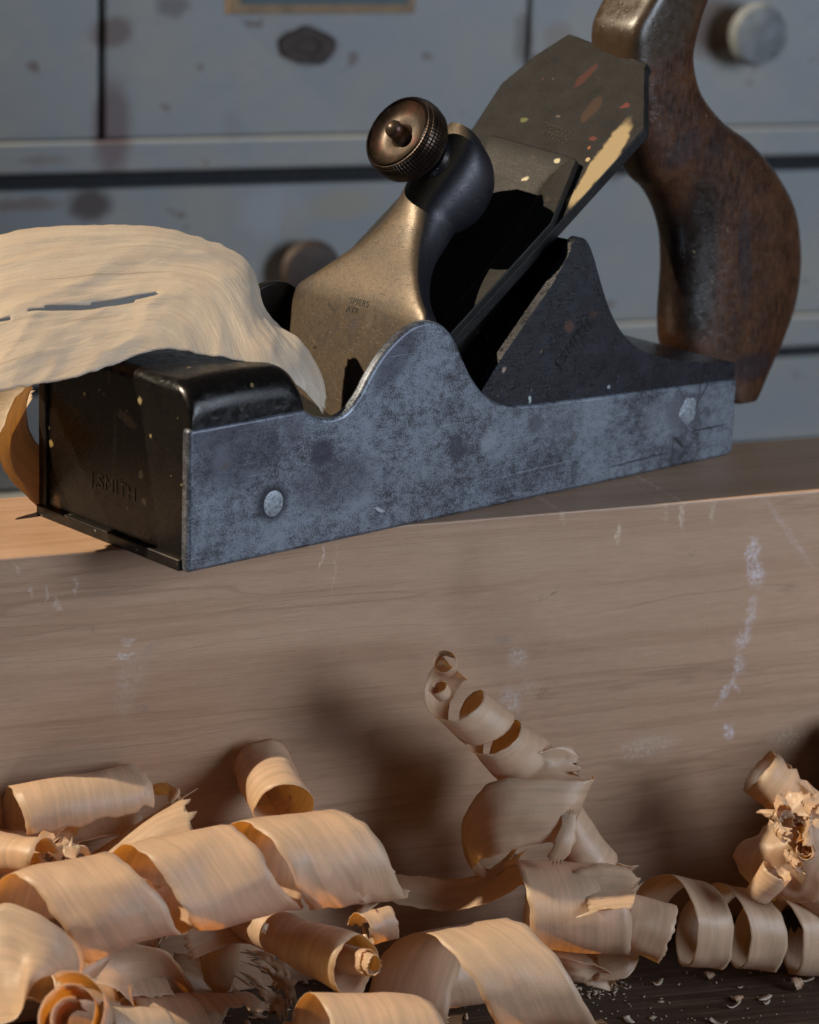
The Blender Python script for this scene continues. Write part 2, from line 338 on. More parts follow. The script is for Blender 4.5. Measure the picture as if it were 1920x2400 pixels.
g1 = (onC(0, 470)[1]+onC(870, 415)[1]+onC(1850, 334)[1])/3; r1 = (onC(0, 378)[1]+onC(860, 324)[1]+onC(1700, 249)[1])/3
g2 = onC(1890, 824)[1]; r2 = onC(1850, 738)[1]; vx = onC(240, 200)[0]; vx2 = onC(1240, 60)[0]
XL, XR, ZT = -60, 70, 26-zoff+HB
cpart('carcass', XL, XR, -zoff, ZT, .9, 34, M_gap)
TR = .16
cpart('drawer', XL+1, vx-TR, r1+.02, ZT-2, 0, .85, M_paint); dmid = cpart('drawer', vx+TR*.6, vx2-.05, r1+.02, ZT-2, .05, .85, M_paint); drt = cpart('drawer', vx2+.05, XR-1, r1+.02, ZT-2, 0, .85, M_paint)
cpart('rail', XL, XR, g1+.36, r1-.02, -.10, .88, M_paint)
dlow = cpart('drawer', XL+1, XR-1, r2+.03, g1-.42, .05, .85, M_paint)
cpart('rail', XL, XR, g2+.30, r2-.02, -.12, .88, M_paint)
cpart('drawer', XL+1, XR-1, -zoff+3, g2-.26, .02, .85, M_paint)
cpart('plinth', XL-1, XR+1, -zoff, -zoff+2.8, -.5, .88, M_paint)
def round_knob(px, py, r, d, mat, par, name='knob'):
    x, z = onC(px, py)
    v, f, _ = lathe([(-.0, r*.5), (.35*d, r*.45), (.45*d, r*.8), (.7*d, r), (.95*d, r*.9), (d, r*.55), (d, 0.001)], (x, 0, z), (0, -1, 0), 32)
    return mk(name, v, f, mat, par)
# knob plate remains and knobs
x, z = onC(722, 108); v, f, _ = lathe([(0, 1.05), (.12, .95), (.12, .5), (.05, .45), (.05, .001)], (x, 0.05, z), (0, -1, 0), 28)
v = [(x+(p[0]-x)*1.35*(1+.25*noise.noise(Vector((p[0], p[2], 1)))), p[1], z+(p[2]-z)*.85*(1+.3*noise.noise(Vector((p[0]*1.5, p[2]*1.5, 7))))) for p in v]
mk('escutcheon', v, f, M_iron_old, dmid)
round_knob(712, 625, 1.55, 1.6, M_iron_old, dlow)
round_knob(1742, 72, 1.6, 2.2, M_knobw, drt)
x0, z0 = onC(545, 32); x1, _ = onC(958, 14)
cpart('card_holder', x0-.3, x1+.3, z0, z0+8, -.12, .04, M_card, dmid, .05); cpart('card', x0+.35, x1-.1, z0+.45, z0+7.6, -.2, -.121, M_label, dmid, 0)

# ---------------------------------------------------------------- the maple board on edge
def maple(name, base, dark, ax, marks, wobamt=.26):
    m = Mat(name)
    d = m.wob(.35, .10)
    g = m.noise(1.0, 6, .60, m.map((.012, .75, .75), rot=(0, rad(1.5), 0), src=d), dist=0)
    fine = m.noise(1.0, 6, .8, m.map((.8, 20, 20))); pore = m.noise(1.0, 3, .6, m.map((2.5, 40, 40)))
    col = m.mix(m.ramp(g, [(.30, 0.), (.48, .3), (.54, .65), (.58, .2), (.66, .55), (.75, .3)]), base, dark)
    lines = m.ramp(m.noise(1.0, 2, .5, m.map((.010, .9, .9), rot=(0, rad(1.5), 0), loc=(0, 3, 5), src=d)), [(.490, 0.), (.497, .42), (.504, 0.)]); col = m.mix(lines, col, tuple(c*.55 for c in dark))
    col = m.mix(m.ramp(fine, [(.35, .45), (.65, 0.)]), col, tuple(c*.6 for c in dark))
    col = m.mix(m.ramp(pore, [(.60, 0.), (.72, .5)]), col, tuple(c*.45 for c in dark))
    w = m.wob(wobamt, 3.5)
    for c_, r_, ang, colr, am in marks:
        n_ = m.ramp(m.noise(7, 5, .8), [(.40, .0), (.62, .85)])
        sp = m.math('MULTIPLY', m.math('MULTIPLY', m.spot(c_, r_, ang, src=w, soft=.55), am), n_); col = m.mix(sp, col, colr)
    h = m.math('ADD', m.math('MULTIPLY', fine, .5), m.math('MULTIPLY', g, .3))
    m.set(Base_Color=col, Roughness=m.ramp(fine, [(.3, .42), (.7, .56)]), Normal=m.bump(h, .25, .02)); return m
B = onBoard
wh, gy, dk = (.66, .66, .74), (.20, .19, .18), (.07, .05, .04)
marks = [(B(1765, 1290), (.25, .4), 0, wh, .75), (B(1772, 1345), (.28, .4), .2, wh, .8), (B(1762, 1440), (.18, .55), -.15, wh, .5), (B(1742, 1500), (.22, .35), -.5, wh, .55), (B(1733, 1560), (.2, .3), 0, wh, .6),
         (B(1700, 1620), (.1, .5), -.6, wh, .7), (B(1725, 1605), (.08, .3), .5, wh, .5), (B(1710, 1715), (.16, .3), .4, wh, .9), (B(1850, 1250), (1.6, .12), -.9, wh, .22), (B(1600, 1205), (.07, .5), 0, (.75, .65, .5), .7), (B(1450, 1250), (.07, .35), 0, (.75, .65, .5), .7),
         (B(1670, 1200), (.08, .3), 0, (.75, .65, .5), .6), (B(1320, 1205), (.06, .35), .1, (.75, .65, .5), .5), (B(1560, 1205), (.05, .35), 0, (.75, .65, .5), .5), (B(1180, 1500), (.3, .18), .2, gy, .85), (B(1215, 1540), (.35, .35), 0, (.62, .60, .58), .5), (B(1200, 1640), (.3, .45), .4, (.60, .58, .58), .55),
         (B(1195, 1690), (.42, .22), .2, gy, .5), (B(1290, 1530), (.2, .2), .5, (.4, .28, .18), .6), (B(1275, 1620), (.16, .25), -.7, (.10, .06, .04), .6), (B(1240, 1610), (.3, .3), 0, (.5, .44, .38), .4), (B(1520, 1750), (.9, .35), .05, (.60, .55, .47), .5), (B(1850, 1730), (.7, .35), 0, (.58, .52, .42), .45),
         (B(213, 1478), (.12, .09), -.5, (.08, .08, .09), .8), (B(238, 1390), (.18, .07), 0, (.22, .20, .22), .7), (B(300, 1505), (.22, .1), 0, (.6, .6, .6), .5), (B(350, 1520), (.3, .16), .6, gy, .6), (B(290, 1540), (.3, .06), .1, (.62, .62, .6), .7), (B(310, 1580), (.5, .6), 0, (.50, .47, .43), .3),
         (B(335, 1660), (.2, .12), 0, gy, .6), (B(290, 1640), (.3, .6), 0, (.52, .5, .46), .25), (B(75, 1385), (.06, .2), .1, (.7, .65, .6), .5), (B(110, 1390), (.06, .22), -.1, (.7, .65, .6), .5), (B(177, 1375), (.05, .25), 0, (.7, .65, .6), .6), (B(135, 1415), (.07, .2), .2, (.7, .65, .6), .5), (B(40, 1330), (.05, .25), .5, (.7, .6, .5), .4),
         (B(755, 1305), (.04, .4), -.15, (.75, .68, .6), .7), (B(785, 1340), (.03, .8), -.1, (.7, .62, .55), .4), (B(1295, 1390), (.2, .04), .5, dk, .8), (B(1272, 1402), (.2, .03), .2, dk, .4), (B(1288, 1434), (.07, .06), 0, dk, .5), (B(1623, 1297), (.07, .07), 0, dk, .5), (B(1905, 1740), (.2, .2), 0, dk, .5), (B(1660, 1470), (.05, .05), 0, dk, .6)]
mB = maple('maple_board_face', (.485, .318, .210), (.335, .195, .115), 0, marks)
M_board = mB.m
board = mk('wooden_board', *box(-3, 42, 0, 6.4, -HB, 0), M_board, bevel=.06, bseg=2, smooth=False)
board.location = Vector(_a)*U; board.rotation_euler = (0, 0, BYAW)
tag(board, 'thick pale maple board on edge under the hand plane, its face scratched and dented', 'board')

# ================================================================ THE HAND PLANE
hp = tag(empty('hand_plane', (0, 0, 0), PHI), 'antique steel-sided smoothing plane with dark timber infill and bronze lever cap, on the board', 'hand plane')
# side plates
top = [S_(*p) for p in [(712, 960), (738, 974), (765, 981), (790, 978), (812, 966), (830, 946), (847, 920), (862, 890), (880, 858), (903, 825), (930, 795), (958, 771), (985, 757), (1010, 753), (1035, 760), (1055, 778), (1070, 802), (1083, 832), (1096, 862), (1112, 892), (1135, 922), (1160, 940), (1190, 949), (1230, 949)]]
outline = [(0, 0), (0.0, 4.33)] + [tuple(p) for p in cr(top, 3)] + [S_(1400, 929), (L-.02, 2.72), (L, .18), (L-.2, 0)]
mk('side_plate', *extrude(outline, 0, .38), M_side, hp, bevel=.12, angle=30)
o = mk('side_plate', *extrude(outline, W-.38, W), M_sole, hp, bevel=.06, angle=30)  # far plate in the black sole metal, its shade put into the colour
# sole
sol = mk('sole', *box(-.10, L-.15, .3, W-.02, .0, .36), M_sole, hp, bevel=.05)
# front infill: rounded block
def rounded_block(s0, s1, t0, t1, hs, r, n=26, m=30):
    v = []
    for i in range(n+1):
        for j in range(m+1):
            a = i/n; b = j/m; s = s0+(s1-s0)*(.5-.5*math.cos(math.pi*a)); t = t0+(t1-t0)*(.5-.5*math.cos(math.pi*b))
            def edge(d, r): return 0 if d >= r else r-math.sqrt(max(0, r*r-(r-d)**2))
            h = hs(s, t)-edge(min(s-s0, 99), r*.35)-edge(s1-s, r*.7)*.9-edge(min(t-t0, t1-t), r)
            v.append((s, t, h))
    nv = m+1; f = grid(n+1, m+1); k = len(v)
    per = [i*nv for i in range(n+1)]+[n*nv+j for j in range(1, m+1)]+[i*nv+m for i in range(n-1, -1, -1)]+[j for j in range(m-1, 0, -1)]
    for q in per: v.append((v[q][0], v[q][1], .3))
    for q in range(len(per)):
        q2 = (q+1) % len(per); f.append((per[q], per[q2], k+q2, k+q))
    f.append(tuple(k+q for q in range(len(per)))); return v, f
mk('front_infill', *rounded_block(.12, 4.35, .07, W-.1, lambda s, t: 5.55+.10*math.sin(s*.9)+.03*s, .92), M_toe, hp, angle=50)
# rear infill
prof = [(8.6, .4), (11.6, 3.0)] + [onT(*p, .1) for p in [(1130, 912), (1180, 830), (1240, 742), (1292, 668), (1330, 600)]]
prof += [tuple(p) for p in cr([onT(*p, .1) for p in [(1340, 572), (1355, 556), (1374, 564), (1390, 600), (1404, 650), (1424, 715), (1452, 772), (1490, 812), (1540, 835), (1600, 846), (1722, 850)]], 4)]
prof += [(L-.12, .4)]
npk = 7+9
prof2 = [prof[0], (12.3, 2.6)]+[(a+.75, b-.85) for a, b in prof[2:npk]]+prof[npk:]
mk('rear_infill', *join(extrude(prof, .07, .40), extrude(prof2, .401, W-.1)), M_rear, hp, bevel=.09, bseg=4, angle=35)
# handle: sweep through inner/outer pairs
pairs = [((1540, -88), (1606, -98)), ((1500, -60), (1618, -75)), ((1466, 0), (1618, -30)), ((1436, 60), (1600, 30)), ((1430, 120), (1588, 85)), ((1430, 190), (1588, 140)), ((1450, 300), (1612, 212)), ((1487, 407), (1670, 278)), ((1523, 447), (1737, 327)), ((1549, 496), (1797, 395)), ((1563, 554), (1841, 475)),
         ((1566, 621), (1856, 555)), ((1563, 680), (1856, 632)), ((1560, 745), (1842, 712)), ((1568, 815), (1812, 790)), ((1610, 895), (1772, 862)), ((1645, 930), (1740, 915)), ((1670, 940), (1712, 935))]
sec = cr([(*onT(*a, W/2), *onT(*b, W/2)) for a, b in pairs], 5)
V = []; NV = 40
for i, q in enumerate(sec):
    ctr = (q[:2]+q[2:])/2; ha = (q[2:]-q[:2])/2; u = i/(len(sec)-1)
    b = 1.32*min(1, (u/.05+.25))*(min(1, ((1-u)/.06+.3))); b *= 1-.12*math.sin(math.pi*u)
    e = .74 if u > .42 else max(.34, .70-.5*(.42-u)/.3)
    for j in range(NV):
        a = 2*math.pi*j/NV; c_, s_ = math.cos(a), math.sin(a)
        x = math.copysign(abs(c_)**e, c_); y = math.copysign(abs(s_)**e, s_)
        V.append((ctr[0]+ha[0]*x, W/2+b*y, ctr[1]+ha[1]*x))
Fh = grid(len(sec), NV, False, True)+[tuple(range(NV))[::-1], tuple((len(sec)-1)*NV+j for j in range(NV))]
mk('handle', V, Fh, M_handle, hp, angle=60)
# blade plane (fitted)
ip = [(.6, 11.41, 4.62), (.6, 15.15, 8.36), (.6, 18.86, 11.53), (7.13, 12.49, 6.86), (7.13, 14.13, 8.44), (7.13, 18.75, 12.38)]
Am = np.array([[1, s, t] for t, s, h in ip]); hv = np.array([h for *_, h in ip]); ca, cb, cc = np.linalg.lstsq(Am, hv, rcond=None)[0]
n_loc = np.array([-cb, -cc, 1.]); n_loc /= np.linalg.norm(n_loc)
n_w = BS*n_loc[0]+BT*n_loc[1]+np.array([0, 0, n_loc[2]])
xa = np.array([0, 1., cc]); xa /= np.linalg.norm(xa); ya = np.cross(n_loc, xa)            # across, up the blade (hand-plane frame)
if ya[2] < 0: xa = -xa; ya = -ya
o_loc = np.array([14., W/2, ca+cb*14+cc*W/2])
toW = lambda p: BS*p[0]+BT*p[1]+np.array([0, 0, p[2]])
def onI(px, py, lift=0):
    X = on_plane(px, py, toW(o_loc+n_loc*lift), n_w); l = np.array([X@BS, X@BT, X[2]])-o_loc
    return (float(l@xa), float(l@ya))
def blade_obj(name, mat, V, Fc, bevel=.04, bseg=2, parent=hp, angle=35, smooth=True):
    o = mk(name, V, Fc, mat, None, bevel=bevel, bseg=bseg, angle=angle, smooth=smooth)
    Ml = Matrix(((xa[0], ya[0], n_loc[0], o_loc[0]*U), (xa[1], ya[1], n_loc[1], o_loc[1]*U), (xa[2], ya[2], n_loc[2], o_loc[2]*U), (0, 0, 0, 1)))
    if xa[0]*(ya[1]*n_loc[2]-ya[2]*n_loc[1])-ya[0]*(xa[1]*n_loc[2]-xa[2]*n_loc[1])+n_loc[0]*(xa[1]*ya[2]-xa[2]*ya[1]) < 0: pass
    o.parent = parent; o.matrix_parent_inverse = Matrix.Identity(4); o.matrix_basis = Ml; return o
def iron_mat(name, spots=(), base=((.005, .0048, .0052), (.014, .013, .0135)), bk=1.6):
    m = Mat(name); n = m.noise(1.2, 5, .6); f = m.noise(16, 4, .75); sp = m.noise(9, 2, .6)
    col = m.mix(m.ramp(n, [(.35, 0.), (.65, 1.)]), *base)
    col = m.mix(m.ramp(f, [(.55, 0.), (.72, .8)]), col, (.046, .043, .042)); col = m.mix(m.ramp(sp, [(.3, .8), (.42, 0.)]), col, (.02, .017, .015))
    tcn = m.n('ShaderNodeTexCoord'); sx = m.n('ShaderNodeSeparateXYZ'); m.l(tcn.outputs['Normal'], sx.inputs[0]); face = m.ramp(m.math('ABSOLUTE', sx.outputs[2]), [(.6, 0.), (.8, 1.)])
    w = m.wob(.15, 3.0)
    for c_, r_, ang, colr, am in spots:
        s_ = m.math('MULTIPLY', m.math('MULTIPLY', m.spot(c_, r_, ang, axes='xy', src=w, soft=.2), am), face); colr = tuple(v*(.62 if v > .4 or colr[0] > .4 and colr[1] > .3 else .30) for v in colr)
        if colr[0] > .25: colr = tuple(v*1.25 for v in colr)
        col = m.mix(s_, col, colr)
    m.p.inputs['Specular IOR Level'].default_value = .22
    m.set(Base_Color=col, Metallic=0.0, Roughness=m.ramp(f, [(.3, .45), (.7, .65)]), Normal=m.bump(m.math('ADD', f, m.math('MULTIPLY', n, .4)), .55*bk, .02)); return m.m
def seg(p, q, wd_, colr, am):
    a, b = np.array(onI(*p)), np.array(onI(*q)); d = b-a; return (tuple((a+b)/2), (np.linalg.norm(d)/2, wd_), math.atan2(d[1], d[0]), colr, am)
M_iron = iron_mat('pitted_blade_steel', [
    seg((1345, 475), (1470, 285), .30, (.42, .32, .18), 1), seg((1335, 480), (1400, 400), .26, (.42, .32, .18), 1), seg((1400, 430), (1475, 290), .26, (.42, .32, .18), 1),
    seg((1345, 205), (1400, 150), .16, (.20, .06, .045), .9), seg((1365, 285), (1410, 225), .22, (.16, .085, .05), .8), (onI(1465, 248), (.16, .09), .6, (.40, .09, .08), 1),
    (onI(1389, 325), (.16, .1), .5, (.36, .09, .08), .9), (onI(1229, 281), (.15, .09), .4, (.38, .40, .16), 1), (onI(1309, 273), (.07, .07), 0, (.35, .30, .27), .9), (onI(1380, 374), (.08, .08), 0, (.62, .48, .28), .9), (onI(1381, 346), (.06, .06), 0, (.42, .28, .10), .9), (onI(1272, 185), (.04, .04), 0, (.35, .12, .1), .9),
    (onI(1298, 182), (.035, .035), 0, (.4, .4, .4), .9), seg((1355, 78), (1430, 100), .05, (.4, .3, .15), .5)])
ipoly = [onI(*p) for p in [(1513, 160), (1519, 148), (1440, 118), (1345, 82), (1332, 79), (1252, 130), (1175, 195), (1100, 310), (930, 490)]]
x_far = ipoly[-1][0]; x_near = np.mean([onI(1372, 453)[0], onI(1442, 359)[0], onI(1316, 537)[0]])
ylow = -(o_loc[2]-.35)/ya[2]
ipoly = ipoly[:8]+[(x_far, onI(930, 490)[1]), (x_far, ylow), (x_near, ylow), (x_near, onI(1485, 290)[1])]
n = len(ipoly); Vi = [(x, y, 0) for x, y in ipoly]+[(x, y, -.42) for x, y in ipoly]
blade = blade_obj('blade', M_iron, Vi, [tuple(range(n)), tuple(range(2*n-1, n-1, -1))]+[(i, i+n, (i+1) % n+n, (i+1) % n) for i in range(n)], .05)
uh = lambda s_: ca+cb*s_+cc*W/2-.60
rinf = [c for c in hp.children if c.name == 'rear_infill'][0]
bv, bf = extrude([(7.6, .5), (9.4, 1.2), (15.9, 7.4), (15.2, uh(15.2)-.02), (8.2, uh(8.2)-.02)], 1.9, W-1.2)
bv = [(a, b, c+(cc*(b-W/2) if k % 5 in (3, 4) else 0)) for k, (a, b, c) in enumerate(bv)]
mk('blade_bed', bv, bf, M_sole, rinf, bevel=.04)
# cap iron (chip breaker)
M_cap = iron_mat('dark_cap_iron', [(onI(1314, 390), (.1, .085), .5, (.62, .56, .38), 1), (onI(1234, 423), (.11, .07), .9, (.62, .56, .38), 1), (onI(1258, 381), (.09, .07), 0, (.12, .08, .07), .7), (onI(1290, 480), (.08, .1), 0, (.14, .09, .06), .6)], ((.004, .0035, .003), (.009, .008, .007)), .6)
ct = [onI(*p, .3) for p in [(1352, 374), (1340, 367), (1165, 318), (1150, 317), (1122, 333)]]
yl = ylow+.5; ys = onI(1318, 545)[1]
cpoly = ct+[(x_far-.02, onI(1000, 470)[1]), (x_far-.02, yl), (x_near+.02, yl), (x_near+.02, ys)]
def inset(poly, d):
    c = np.mean(np.array(poly), 0); return [tuple(np.array(p)+(c-np.array(p))*d/np.linalg.norm(c-np.array(p))) for p in poly]
n = len(cpoly); i1 = inset(cpoly, .95); i2 = inset(cpoly, 1.25)
Vc = [(x, y, .012) for x, y in cpoly]+[(x, y, .30) for x, y in cpoly]+[(x, y, .27) for x, y in i1]+[(x, y, .10) for x, y in i2]
Fc = [tuple(range(n-1, -1, -1))]
for k in range(3): Fc += [(k*n+i, k*n+(i+1) % n, (k+1)*n+(i+1) % n, (k+1)*n+i) for i in range(n)]
Fc.append(tuple(3*n+i for i in range(n)))
capi = blade_obj('cap_iron', M_cap, Vc, Fc, .05)
# lever cap
st = [(8.0, .9, 3.25, .45), (8.45, 2.6, 3.25, .55), (8.95, 4.3, 3.25, .65), (9.45, 5.9, 3.22, .72), (9.66, 6.45, 3.15, .75), (9.95, 6.95, 2.55, .80), (10.35, 7.5, 1.95, .95), (10.85, 8.15, 1.42, 1.25), (11.30, 8.8, 1.12, 1.70), (11.6, 9.35, 1.0, 2.10), (11.95, 9.85, 1.08, 2.42), (12.4, 10.4, 1.18, 2.60), (12.95, 11.05, 1.20, 2.45), (13.35, 11.5, 1.0, 1.95), (13.62, 11.8, .55, 1.2)]
ss = cr(st, 5); V = []; NS = 44
for i, q in enumerate(ss):
    a = ss[max(0, i-1)]; b = ss[min(len(ss)-1, i+1)]; d = np.array([b[0]-a[0], b[1]-a[1]]); d /= np.linalg.norm(d); nn = np.array([d[1], -d[0]])   # into the body
    if q[1] > 11.4: nn = nn
    hw, tk = q[2], q[3]; rr = min(hw, tk/2)*(.35 if i < 38 else .9); e = .32 if i < 30 else .32+.5*min(1, (i-30)/14)
    for j in range(NS):
        A_ = 2*math.pi*j/NS; c_, s_ = math.cos(A_), math.sin(A_); x = math.copysign(abs(c_)**e, c_); y = math.copysign(abs(s_)**e, s_)
        k = tk/2*(1-y) if True else 0
        V.append((q[0]+nn[0]*k, W/2+hw*x, q[1]+nn[1]*k))
Fl = grid(len(ss), NS, False, True)+[tuple(range(NS))[::-1], tuple((len(ss)-1)*NS+j for j in range(NS))]
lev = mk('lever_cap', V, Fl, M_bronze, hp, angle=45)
# screw + knurled knob
kc = np.array([11.08, W/2, 11.70]); ka = np.array([-math.cos(rad(33)), 0, math.sin(rad(33))])
v, f, uv = lathe([(-3.6, .34), (-1.95, .34), (-1.95, .72), (-1.75, .80), (-1.62, .74), (-1.56, .60), (-1.48, .60), (-1.42, .74), (-1.32, .78), (-1.2, .70), (-1.12, .66)], kc, ka, 40)
scr = mk('lever_screw', v, f, M_black, hp, uv=uv)
v, f, uv = lathe([(-1.15, .60), (-1.16, 1.02), (-1.06, 1.24), (-.88, 1.35), (-.6, 1.40), (-.35, 1.39), (-.12, 1.32), (0, 1.24), (.035, 1.18), (.0, 1.12)], kc, ka, 72)
kb = mk('knurled_knob', v, f, M_knurl, scr, uv=uv)
v, f, uv = lathe([(0.0, 1.125), (-.12, 1.06), (-.24, .94), (-.29, .65), (-.27, .42), (-.18, .34), (-.02, .29), (.16, .30), (.28, .26), (.38, .17), (.42, .06), (.425, .001)], kc, ka, 48)
mk('dished_face', v, f, M_dish, kb, uv=uv)
# rivets
def disc(s, h, rs, rh, t, n=28, jag=0.0):
    v = [(s, t-.012, h)]; 
    for ring, kk in ((.8, -.012), (1.0, .004)):
        for i in range(n):
            a = 2*math.pi*i/n; r = 1+jag*noise.noise(Vector((math.cos(a)*2, math.sin(a)*2, s)))
            v.append((s+math.cos(a)*rs*ring*r, t+kk, h+math.sin(a)*rh*ring*r))
    f = [(0, 1+i, 1+(i+1) % n) for i in range(n)]+[(1+i, 1+n+i, 1+n+(i+1) % n, 1+(i+1) % n) for i in range(n)]; return v, f
s_, h_ = S_(641, 1180); mk('rivet', *disc(s_, h_, .37, .40, -.006), M_rivet, hp)
s_, h_ = S_(1612, 963); mk('rivet', *disc(s_, h_, .40, .44, -.02, jag=.35), M_rivet, hp)
# stamps
def stamp(text, size, mat, par, M4, name='maker_stamp', depth=.012):
    cu = bpy.data.curves.new(name, 'FONT'); cu.body = text; cu.size = size*U; cu.align_x = 'CENTER'; cu.align_y = 'CENTER'; cu.extrude = depth*U; cu.space_character = 1.15
    to = bpy.data.objects.new('tmp', cu); COL.objects.link(to)
    bpy.context.view_layer.update()
    me = bpy.data.meshes.new_from_object(to.evaluated_get(bpy.context.evaluated_depsgraph_get())); bpy.data.objects.remove(to)
    me.materials.clear(); me.materials.append(mat); me.name = name
    o = bpy.data.objects.new(name, me); COL.objects.link(o); o.parent = par; o.matrix_basis = M4; return o
def frame(o, x, y):
    x = Vector(x).normalized(); y = Vector(y); z = x.cross(y).normalized(); y = z.cross(x)
    return Matrix(((x[0], y[0], z[0], o[0]*U), (x[1], y[1], z[1], o[1]*U), (x[2], y[2], z[2], o[2]*U), (0, 0, 0, 1)))
M_mark = simple('stamped_recess', (.012, .009, .007), .6); M_mark2 = simple('worn_relief', (.06, .052, .042), .4, .3)
M_mark3 = simple('toe_stamp', (.004, .0035, .003), .35)
t_, h_ = _fi(258, 1143); fi = hp.children[[c.name for c in hp.children].index('front_infill')]; ri = hp.children[[c.name for c in hp.children].index('rear_infill')]
stamp('J.SMITH', .62, M_mark3, fi, frame((.11, t_, h_), (0, -1, 0), (0, 0, 1)))
s_, h_ = onT(1345, 805, .06); stamp('J.SMITH', .52, M_mark3, ri, frame((s_, .065, h_), (math.cos(.75), 0, math.sin(.75)), (-math.sin(.75), 0, math.cos(.75))))
# lever cap writing follows its face
def face_pt(px, py):
    for q in range(0, len(ss)-1):
        a, b = ss[q], ss[q+1]; d = np.array([b[0]-a[0], 0, b[1]-a[1]]); nn = np.cross(d, [0, 1., 0]); nw = toW(nn)
        X = on_plane(px, py, toW(np.array([a[0], 0, a[1]])), nw)
        if a[1] <= X[2] <= b[1]:
            nn = nn/np.linalg.norm(nn)*(1 if nn[0] < 0 else -1); return np.array([X@BS, X@BT, X[2]])+nn*.004, d, nn
for txt, p, sz in (('SPIERS', (842, 709), .30), ('AYR', (826, 727), .28)):
    q = face_pt(*p)
    if q is not None: stamp(txt, sz, M_mark, lev, frame(q[0], (0, -1, .02), tuple(q[1])))
for txt, p in (('UDJDEGGO', (1302, 303)), ('UTTEEEO', (1300, 322))):
    x, y = onI(*p); stamp(txt, .25, M_mark2, blade, Matrix.Translation((x*U, y*U, .004*U)) , depth=.016)

# ================================================================ SHAVINGS
def shaving_mat(name='maple_shaving', base=(.76, .635, .47), dark=(.63, .49, .33), trans=.54, tcol=(.96, .60, .20), rough=.37, wr=0):
    m = Mat(name)
    g = m.noise(1.0, 5, .65, m.map((.30, 4.5, 1), src=m.uv)); fi_ = m.noise(1.0, 5, .8, m.map((9, 30, 1), src=m.uv)); mo = m.noise(.9, 4, .6, src_uv(m))
    pores = m.noise(1.0, 3, .7, m.map((16, 26, 1), src=m.uv))
    col = m.mix(m.ramp(g, [(.35, 0.), (.68, .8)]), base, dark); col = m.mix(m.ramp(fi_, [(.38, .32), (.56, 0.)]), col, tuple(c*.8 for c in dark)); col = m.mix(m.ramp(pores, [(.60, 0.), (.74, .5)]), col, (.74, .64, .50))
    col = m.mix(m.ramp(mo, [(.45, 0.), (.7, .35)]), col, (.62, .48, .36))
    m.set(Base_Color=col, Roughness=m.ramp(pores, [(.35, rough-.14), (.65, rough+.16)])); m.p.inputs['Specular IOR Level'].default_value = .9; m.p.inputs['Sheen Weight'].default_value = .12
    if wr:
        w1 = m.noise(1.0, 4, .6, m.map((.45, 1.7, 1), rot=(0, 0, .25), src=m.uv), dist=.8); w2 = m.noise(1.0, 5, .7, m.map((1.6, 6, 1), src=m.uv))
        wn = m.bump(m.math('ADD', w1, m.math('MULTIPLY', w2, .3)), .8, wr)
        cr_ = m.ramp(m.noise(1.0, 3, .6, m.map((.10, 3.2, 1), src=m.uv)), [(.33, .4), (.37, 0.)]); col = m.mix(cr_, col, (.30, .21, .13)); m.set(Base_Color=col)
    nb = m.bump(m.math('ADD', m.math('MULTIPLY', fi_, .6), pores), .60, .016, wn if wr else None); m.l(nb, m.p.inputs['Normal'])
    tr = m.n('ShaderNodeBsdfTranslucent'); m.l(m.mix(m.ramp(g, [(.35, 0.), (.7, 1.)]), tcol, tuple(c*.72 for c in tcol)), tr.inputs[0]); m.l(nb, tr.inputs['Normal'])
    mx = m.n('ShaderNodeMixShader'); mx.inputs[0].default_value = trans; m.l(m.p.outputs[0], mx.inputs[1]); m.l(tr.outputs[0], mx.inputs[2]); m.l(mx.outputs[0], m.out.inputs[0])
    return m.m
def src_uv(m): return m.map((1, 1, 1), src=m.uv)
M_shav = shaving_mat()
M_big = shaving_mat('wide_shaving', (.74, .68, .57), (.62, .53, .41), .42, (.90, .62, .28), .36, wr=.08)
def ns(x, y=0., z=0.): return noise.noise(Vector((x, y, z)))
seedc = [0]
def finish(name, V, Fc, uv, mat, label, cat='wood shaving', group='wood shavings heaped on the bench', parent=None, thick=.016):
    VV = np.array(V)
    for _ in range(2):
        c0 = VV.mean(0)
        if c0[2] < -1.0 and parent is None:                        # rest in front of the board and above the bench
            dr = (CAM-c0)/np.linalg.norm(CAM-c0); gap = ((VV-_a)@(-BN)).min(); hz = VV[:, 2].min()+HB
            sh = max(0, (.04-gap)/(dr@(-BN)), (.02-hz)/dr[2]); VV = VV+dr*sh
            if sh > .3: print('moved', round(sh, 2), label)
    V = [v for v in VV]
    ctr = np.array(V).mean(0); low = min(v[2] for v in V); og = (ctr[0], ctr[1], low) if parent is None else (0, 0, 0)
    o = mk(name, V, Fc, mat, None, uv=uv, origin=og, angle=0)
    s = o.modifiers.new('thickness', 'SOLIDIFY'); s.thickness = thick*U; s.offset = 0; s.use_rim = True
    if parent: o.parent = parent; o.location = -parent.location
    else: tag(o, label, cat, group)
    return o
